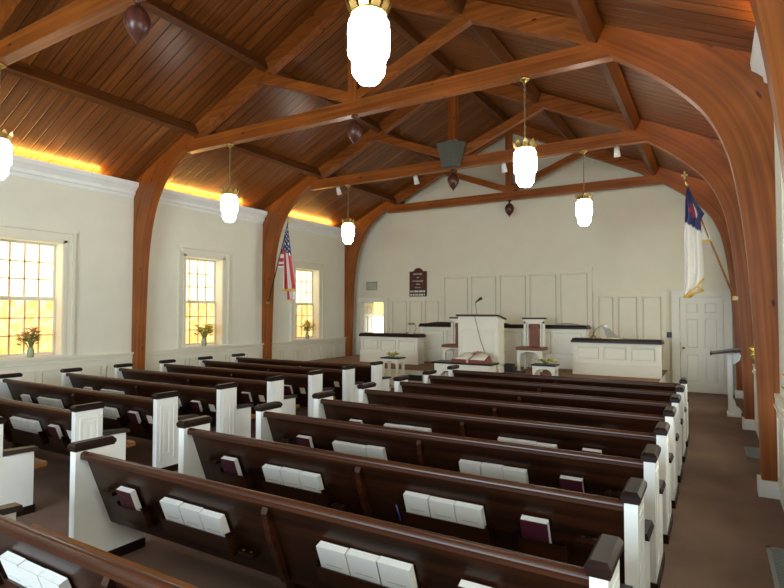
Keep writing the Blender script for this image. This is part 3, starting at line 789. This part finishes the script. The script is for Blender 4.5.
def bouquet(loc, label, cols, s=1., low=False, vase='vase', seed=1, cat='flowers', name='flower_arrangement', nf=14):
    rnd = random.Random(seed); r = empty(name, loc)
    if vase:
        MB().lathe([(.035*s, 0), (.045*s, .02*s), (.050*s, .09*s), (.034*s, .13*s), (.045*s, .15*s), (.03*s, .15*s), (.02*s, .05*s)], 14).build('vase', vase, r)
    z0 = .12*s if vase else .02*s
    st = MB(); fl = {c: MB() for c in cols}
    for k in range(nf):
        a = rnd.uniform(0, 2*PI); q = rnd.uniform(.15, 1)
        R = (.17 if not low else .22)*s*q; H = (rnd.uniform(.16, .30) if not low else rnd.uniform(.03, .09))*s*(1.15-.35*q)
        tip = (R*math.cos(a), R*math.sin(a), z0+H)
        st.tube([(0, 0, z0-.03*s), (tip[0]*.45, tip[1]*.45, z0+H*.6), tip], .003*s+.001, 5)
        for m in range(3):
            b = a+rnd.uniform(-1, 1); l = rnd.uniform(.05, .10)*s; t0 = Vector(tip)*rnd.uniform(.45, .95); t0.z = z0+H*rnd.uniform(.3, .95)
            d = Vector((math.cos(b), math.sin(b), rnd.uniform(.0, .8))).normalized(); w = d.cross(Vector((0, 0, 1))).normalized()*l*.28
            st.hull8([t0, t0+d*l*.5+w, t0+d*l, t0+d*l*.5-w, t0+Vector((0, 0, .002)), t0+d*l*.5+w+Vector((0, 0, .002)), t0+d*l+Vector((0, 0, .002)), t0+d*l*.5-w+Vector((0, 0, .002))])
        c = fl[cols[k % len(cols)]]; c.ball(tip, .014*s, .9, 6)
        for m in range(6):
            b = 2*PI*m/6; u = Vector((math.cos(b), math.sin(b), .35)); w = Vector((-math.sin(b), math.cos(b), 0))*.013*s; T = Vector(tip); l = .052*s
            c.hull8([T-w*.4, T+u*l*.6-w, T+u*l, T+u*l*.6+w, T-w*.4+Vector((0, 0, .004*s)), T+u*l*.6-w+Vector((0, 0, .004*s)), T+u*l+Vector((0, 0, .004*s)), T+u*l*.6+w+Vector((0, 0, .004*s))])
    fo = st.build('foliage', 'leaf', r)
    for cn, mb in fl.items(): mb.build('blossoms', cn, fo, label={'yellow': 'yellow blossoms', 'pink': 'pink blossoms', 'orange': 'orange blossoms'}[cn])
    tag(r, label, cat); return r
WS = XL+.045
bouquet((WS, 4.97, Z0W), 'bouquet of yellow and pink flowers on nearest left windowsill', ['yellow', 'pink', 'yellow'], 1.2, seed=3, nf=30)
bouquet((WS, 8.76, Z0W), 'bouquet of yellow lilies on middle left windowsill', ['yellow'], 1.3, seed=5, nf=28)
bouquet((WS, 12.55, Z0W), 'bouquet of yellow flowers on farthest left windowsill', ['yellow'], 1.25, seed=8, nf=26)
bouquet((XR-.05, 9.35, Z0W), 'bunch of yellow flowers on right windowsill, half hidden by timber post', ['yellow'], .72, seed=11, nf=18)
bouquet((XR-.04, 5.55, Z0W), 'orange flowers with trailing leaves on nearest right windowsill', ['orange'], .8, seed=13, nf=10)
bouquet((CX+.22, 11.56, .94), 'green foliage arrangement behind the open book on the table', ['pink'], .9, low=True, vase=None, seed=4, cat='plant', name='greenery', nf=12)

# plant stands
def stand(x, y, label, h=.84):
    r = empty('plant_stand', (x, y, 0))
    MB().box(-.245, .245, -.19, .19, h-.03, h).build('stand_top', 'cap', r)
    for sx in (-1, 1):
        for sy in (-1, 1): MB().box(sx*.195-.027, sx*.195+.027, sy*.14-.025, sy*.14+.025, 0, h-.025).build('leg', 'ivory', r)
    ap = [(-.17, -.16), (-.14, -.10), (-.07, -.07), (0, -.06), (.07, -.07), (.14, -.10), (.17, -.16)]
    for sy in (-1, 1): MB().strip(ap, [(a, 0) for a, b in ap], 'y', sy*.15-.01, sy*.15+.01).build('apron', 'ivory', r).location = (0, 0, h-.025)
    for sx in (-1, 1): MB().box(sx*.195-.01, sx*.195+.01, -.115, .115, h-.11, h-.03).build('side_apron', 'ivory', r)
    MB().box(-.17, .17, -.15, -.13, .18, .21).build('stretcher', 'ivory', r)
    tag(r, label, 'stand', 'white plant stands before the platform')
stand(-6.68, 11.25, 'white plant stand with dark top, left of the communion table')
stand(-3.01, 11.20, 'white plant stand with dark top, right of the communion table', .86)
bouquet((-6.68, 11.25, .84), 'low arrangement of yellow flowers on left plant stand', ['yellow'], .95, low=True, vase=None, seed=21, nf=16)
bouquet((-3.01, 11.20, .86), 'low arrangement of yellow flowers on right plant stand', ['yellow'], .95, low=True, vase=None, seed=22, nf=16)

# items on the rails
r = empty('desk_lamp', (-7.13, 13.14, 1.315))
MB().lathe([(.07, 0), (.07, .012), (.02, .03)], 14).build('base', 'brass2', r)
MB().tube([(0, 0, .02), (.06, 0, .14), (.05, 0, .24), (-.04, 0, .29)], .008).build('arm', 'brass2', r)
MB().tube([(-.17, 0, .285), (.0, 0, .285)], .028, 10).build('lamp_shade', 'brass2', r)
tag(r, 'small brass desk lamp on the left choir rail', 'lamp')
r = empty('music_light', (-7.33, 13.1, 1.315)); MB().lathe([(.05, 0), (.055, .03), (.02, .05)], 12).build('cup', 'brass2', r); MB().box(.06, .22, -.04, .04, 0, .02).build('white_booklet', 'paper', r)
tag(r, 'small brass bowl and white booklet on left choir rail', 'bowl')
r = empty('brass_lamp', (-2.42, 13.14, 1.315))
MB().lathe([(.07, 0), (.075, .02), (.05, .06), (.02, .08), (.012, .14)], 14).build('base', 'brass2', r)
MB().tube([(0, 0, .12), (.06, 0, .22), (.15, 0, .29), (.24, 0, .31)], .007).build('arm', 'brass2', r)
MB().tube([(.22, 0, .33), (.28, 0, .25)], [.03, .055], 12).build('lamp_shade', 'canw', r)
tag(r, 'brass gooseneck lamp with white shade on the right choir rail', 'lamp')
r = empty('music_rack', (-2.02, 13.14, 1.315))
MB().hull8([(-.10, -.05, .03), (.14, -.05, .03), (.14, .05, .03), (-.10, .05, .03), (-.18, -.03, .24), (-.05, -.03, .24), (-.05, .03, .24), (-.18, .03, .24)]).build('sloping_panel', 'gmat', r)
MB().box(-.2, .24, -.06, .06, 0, .03).build('foot', 'brass2', r)
tag(r, 'grey sloping music rack on the right choir rail', 'rack')

# attendance board
r = empty('attendance_board', (-8.00, YB-.036, 2.40))
W2 = .30
out = [(-W2, 0), (W2, 0), (W2, .80), (.17, .81), (.12, .87), (.05, .905), (0, .91), (-.05, .905), (-.12, .87), (-.17, .81), (-W2, .80)]
MB().prism(out, 'y', -.0, .03).build('board', 'sign', r)
MB().frame(-W2, W2, 0, .80, -.012, 0, .015).build('board_edge', 'sign', r)
def text(s, size, x, z, parent, y=-.014, name='lettering'):
    cu = bpy.data.curves.new('t', 'FONT'); cu.body = s; cu.size = size; cu.align_x = 'CENTER'; cu.extrude = .001
    t = bpy.data.objects.new('t', cu); COL.objects.link(t)
    bpy.context.view_layer.update()
    me = bpy.data.meshes.new_from_object(t.evaluated_get(bpy.context.evaluated_depsgraph_get()))
    bpy.data.objects.remove(t)
    me.transform(Matrix.Rotation(PI/2, 4, 'X')); me.materials.clear(); me.materials.append(M['book'])
    o = bpy.data.objects.new(name, me); COL.objects.link(o); o.parent = parent; o.location = (x, y, z); return o
text('REGISTER', .072, 0, .69, r); text('OF', .06, 0, .585, r); text('ATTENDANCE', .058, 0, .475, r); text('AND', .06, 0, .375, r); text('OFFERING', .045, 0, .275, r)
for row, z in ((0, .145), (1, .04)):
    mb = MB(); rnd = random.Random(row+4); x = -.27
    while x < .25:
        wd = rnd.choice([.03, .045, .06, .035]); mb.box(x, min(x+wd, .275), -.016, -.006, z, z+.055); x += wd+rnd.choice([.008, .012, .03])
    mb.build('number_plate_row', 'book', r)
tag(r, 'dark brown register board with white lettering on the front wall', 'sign')

def wallbox(name, x, z, w_, h, m, label, cat, d=.03):
    tag(MB().box(x-w_/2, x+w_/2, YB-d-.0, YB, z-h/2, z+h/2).build(name, m, bevel=.004), label, cat)
v = empty('wall_vent', (-9.75, YB, 2.785)); MB().frame(-.21, .21, -.14, .14, -.02, 0, .025).build('vent_frame', 'ventm', v)
mb = MB()
for k in range(8): mb.box(-.185, .185, -.015, -.004, -.11+k*.029, -.093+k*.029)
mb.build('louvres', 'ventm', v); tag(v, 'grey-green square wall vent above the open doorway', 'vent')
wallbox('wall_switch', -.97, 1.37, .12, .13, 'black', 'square black wall switch left of the closed white door', 'switch', .06)
wallbox('light_switch', -9.12+.10, 1.36, .06, .13, 'black', 'small dark switch right of the open doorway', 'switch')
wallbox('thermostat', -9.03, 1.68, .15, .10, 'cream', 'cream thermostat above the dark switch by open doorway', 'thermostat', .04)

# lectern by the right wall
r = empty('lectern', (.22, 12.05, 0))
MB().box(-.03, .045, -.04, .08, .0, 1.14).build('post', 'white', r)
MB().box(-.05, .17, -.20, .26, 0, .04).build('foot', 'white', r)
MB().prism([(.04, .05), (.19, .05), (.17, .11), (.10, .17), (.08, .26), (.04, .34)], 'y', .0, .06).build('lower_scroll', 'white', r)
MB().prism([(.04, .95), (.10, .97), (.17, 1.03), (.19, 1.12), (.16, 1.17), (.04, 1.14)], 'y', .0, .06).build('upper_scroll', 'white', r)
MB().hull8([(-.29, -.22, 1.13), (.19, -.22, 1.20), (.19, .30, 1.20), (-.29, .30, 1.13), (-.29, -.22, 1.165), (.19, -.22, 1.25), (.19, .30, 1.25), (-.29, .30, 1.165)]).build('reading_desk', 'pewrail', r)
MB().box(-.31, -.28, -.22, .30, 1.12, 1.18).build('book_ledge', 'pewrail', r)
tag(r, 'white scrolled lectern with brown slanted top by the right-hand posts', 'lectern')

# floor registers
def register(x0, x1, y0, y1, label):
    r = empty('floor_register', ((x0+x1)/2, (y0+y1)/2, 0)); w_, d_ = (x1-x0)/2, (y1-y0)/2
    mb = MB(); mb.box(-w_, w_, -d_, -d_+.03, 0, .012); mb.box(-w_, w_, d_-.03, d_, 0, .012); mb.box(-w_, -w_+.03, -d_, d_, 0, .012); mb.box(w_-.03, w_, -d_, d_, 0, .012)
    mb.build('register_frame', 'grey', r)
    mb = MB(); n = int(2*d_/.028)
    for k in range(1, n): mb.box(-w_+.03, w_-.03, -d_+k*.028-.008, -d_+k*.028+.006, 0, .008)
    mb.build('grille', 'grey', r)
    tag(r, label, 'vent', 'floor registers in the right aisle')
register(.33, .56, 4.25, 5.45, 'grey metal floor register in right aisle, nearest the camera')
register(.33, .52, 8.65, 9.3, 'grey metal floor register in right aisle between the two timber posts')

# ================================================================== FLAGS
def flag_mat(kind):
    m, nt, b = new_mat(kind)
    at = N(nt, 'ShaderNodeAttribute'); at.attribute_name = 'fl'
    nt.links.new(at.outputs['Color'], b.inputs['Base Color']); b.inputs['Roughness'].default_value = .75
    b.inputs['Sheen Weight'].default_value = .2
    return m
RED, WHT, BLU, GLD = (.50, .03, .05), (.82, .80, .74), (.025, .03, .13), (.75, .45, .06)
def cloth(name, rows, colfn, parent, m, folds=3, amp=.05, nu=48, nv=60, ph=0.):
    """rows: list of (z, x_left, x_right, y) from top to bottom; folds run downwards"""
    def lerp(t):
        q = t*(len(rows)-1); i = min(int(q), len(rows)-2); f = q-i
        return [a+(b-a)*f for a, b in zip(rows[i], rows[i+1])]
    def fn(u, v):
        z, xa, xb, y = lerp(v); w = xb-xa
        a = min(amp, abs(w)*.28)
        return (xa+w*u+.012*math.sin(6*PI*u*folds/3+v*2), y+a*math.sin(2*PI*folds*u+ph+v*1.3), z)
    o = MB().grid(fn, nu, nv).build(name, m, parent)
    ca = o.data.color_attributes.new('fl', 'FLOAT_COLOR', 'POINT')
    k = 0
    for i in range(nu+1):
        for j in range(nv+1):
            ca.data[k].color = (*colfn(i/nu, j/nv), 1); k += 1
    so = o.modifiers.new('t', 'SOLIDIFY'); so.thickness = .004
    return o
usm, chm = flag_mat('flag_cloth'), flag_mat('flag_cloth_white')
# left: stars and stripes on a pole bracketed to the left-hand post
fy = FY[3]+.09
r = empty('american_flag', (-10.22, fy-.12, 2.15))
ox, oz = -10.07, 2.15
def R_(rows): return [(z-oz, a-ox, b-ox, y) for z, a, b, y in rows]
MB().tube([(0, 0, 0), (.68, 0, 2.10)], .014).build('pole', 'cap', r)
MB().lathe([(.012, 0), (.03, .02), (.03, .05), (.012, .07), (.035, .10), (.03, .13), (.004, .16)], 12, (.685, 0, 2.10)).build('finial', 'gold', r)
MB().box(-.05, .03, -.03, .03, -.02, .05).build('bracket', 'brass2', r)
def us_main(u, v):
    if v > .955: return GLD
    if v < .40+.10*u - .04:
        q = (int(u*9)+int(v*26)) % 2; fu, fv = (u*9) % 1, (v*26) % 1
        return WHT if (q and .3 < fu < .75 and .25 < fv < .8) else BLU
    return RED if int(u*9) % 2 == 0 else WHT
def us_lobe(u, v):
    if v < .40: return BLU if u > .3 or v < .25 else WHT
    return RED if int((v-.4)*10) % 2 == 0 else WHT
cloth('field', R_([(4.16, -9.41, -9.38, -.03), (3.85, -9.45, -9.32, -.04), (3.5, -9.47, -9.27, -.05), (3.1, -9.47, -9.21, -.05), (2.75, -9.49, -9.15, -.05), (2.46, -9.52, -9.11, -.05)]), us_main, r, usm, 3, .05)
cloth('hoist_fold', R_([(4.05, -9.44, -9.38, -.0), (3.75, -9.52, -9.38, -.0), (3.45, -9.66, -9.40, -.0), (3.20, -9.72, -9.42, -.0), (3.08, -9.75, -9.44, 0)]), us_lobe, r, usm, 2, .03, ph=1.)
cloth('lower_fold', R_([(2.9, -9.52, -9.22, .03), (2.6, -9.50, -9.16, .03), (2.35, -9.48, -9.14, .03), (2.22, -9.45, -9.18, .03)]), lambda u, v: GLD if v > .93 else (RED if int(u*5) % 2 else WHT), r, usm, 2, .03)
tag(r, 'furled red, white and blue flag with gold fringe on slanted pole, left post', 'flag')
# right: white flag with blue canton and red cross
r = empty('christian_flag', (.29, fy-.12, 2.15)); ox = .29
MB().tube([(0, 0, 0), (-.67, 0, 2.0)], .016).build('pole', 'seat', r)
MB().tube([(-.665, 0, 1.98), (-.70, 0, 2.10)], .022).box(-.72, -.69, -.006, .006, 2.08, 2.24).box(-.755, -.655, -.006, .006, 2.16, 2.19).build('cross_finial', 'gold', r)
MB().box(-.03, .05, -.03, .03, -.02, .05).build('bracket', 'brass2', r)
def ch_main(u, v):
    if v > .965: return GLD
    if v < .41-.10*(1-u)+.06:
        return (.45, .02, .03) if (.19 < v < .23 and .25 < u < .75) or (.14 < v < .31 and .42 < u < .56) else BLU
    return WHT
cloth('field', R_([(4.10, -.385, -.365, -.02), (3.85, -.41, -.26, -.03), (3.62, -.42, -.13, -.04), (3.50, -.43, -.19, -.04), (3.25, -.44, -.18, -.04), (2.9, -.445, -.16, -.04), (2.6, -.45, -.155, -.04), (2.35, -.46, -.20, -.04), (2.18, -.47, -.36, -.04)]), ch_main, r, chm, 2, .045)
cloth('fly_fold', R_([(3.85, -.31, -.27, .03), (3.70, -.29, -.20, .02), (3.4, -.27, -.10, .01), (3.24, -.26, -.04, .01), (3.14, -.255, -.02, .01)]), lambda u, v: GLD if v > .90 else WHT, r, chm, 1.5, .03, ph=.5)
MB().tube([(-.44, -.06, .35), (-.60, -.08, .16), (-.72, -.10, .04)], .016, 6).tube([(-.73, -.1, .03), (-.60, -.08, .10), (-.44, -.07, .15)], .016, 6).tube([(-.45, -.07, .16), (-.56, -.07, .23)], .014, 6).build('fringe', 'fringe', r)
tag(r, 'white flag with blue canton and gold fringe on slanted pole, right post', 'flag')

# ================================================================== LIGHT AND CAMERA
def area(name, loc, rot, sx, sy, power, col):
    l = bpy.data.lights.new(name, 'AREA'); l.shape = 'RECTANGLE'; l.size = sx; l.size_y = sy; l.energy = power; l.color = col
    o = bpy.data.objects.new(name, l); COL.objects.link(o); o.location = loc; o.rotation_euler = rot; return o
# cool fill light added behind the camera, set in the added rear window
area('added_rear_fill', ((R0+R1)/2, YR-.02, 2.3), (PI/2, 0, 0), 4.8, 2.5, 640, (.74, .90, 1.))
# daylight through the right- and left-hand windows (just inside the panes)
for cy in WCY:
    area('daylight_right_window', (XR+.14, cy, 2.2), (0, PI/2, 0), 1.9, .9, 34, (.93, 1., .94))
w = bpy.data.worlds.new('sky'); SC.world = w; w.use_nodes = True
bg = w.node_tree.nodes['Background']; bg.inputs['Color'].default_value = (.75, .85, 1, 1); bg.inputs['Strength'].default_value = .8

f, yaw, pit, rol, h = 540.5516, .538, .0327, .001, 1.9339
cy, sy = math.cos(yaw), math.sin(yaw)
fw = Vector((-sy*math.cos(pit), cy*math.cos(pit), math.sin(pit))); r0 = Vector((cy, sy, 0)); u0 = r0.cross(fw)
rt = r0*math.cos(rol)+u0*math.sin(rol); up = u0*math.cos(rol)-r0*math.sin(rol)
cam = bpy.data.cameras.new('camera'); co = bpy.data.objects.new('camera', cam); COL.objects.link(co)
cam.sensor_width = 36; cam.lens = f/784*36; cam.clip_start = .05
mt = Matrix((rt, up, -fw)).transposed().to_4x4(); mt.translation = Vector((0, 0, h)); co.matrix_world = mt
SC.camera = co
vs = SC.view_settings; vs.view_transform = 'Standard'; vs.look = 'None'; vs.exposure = 0.2; vs.gamma = 1; vs.use_curve_mapping = False
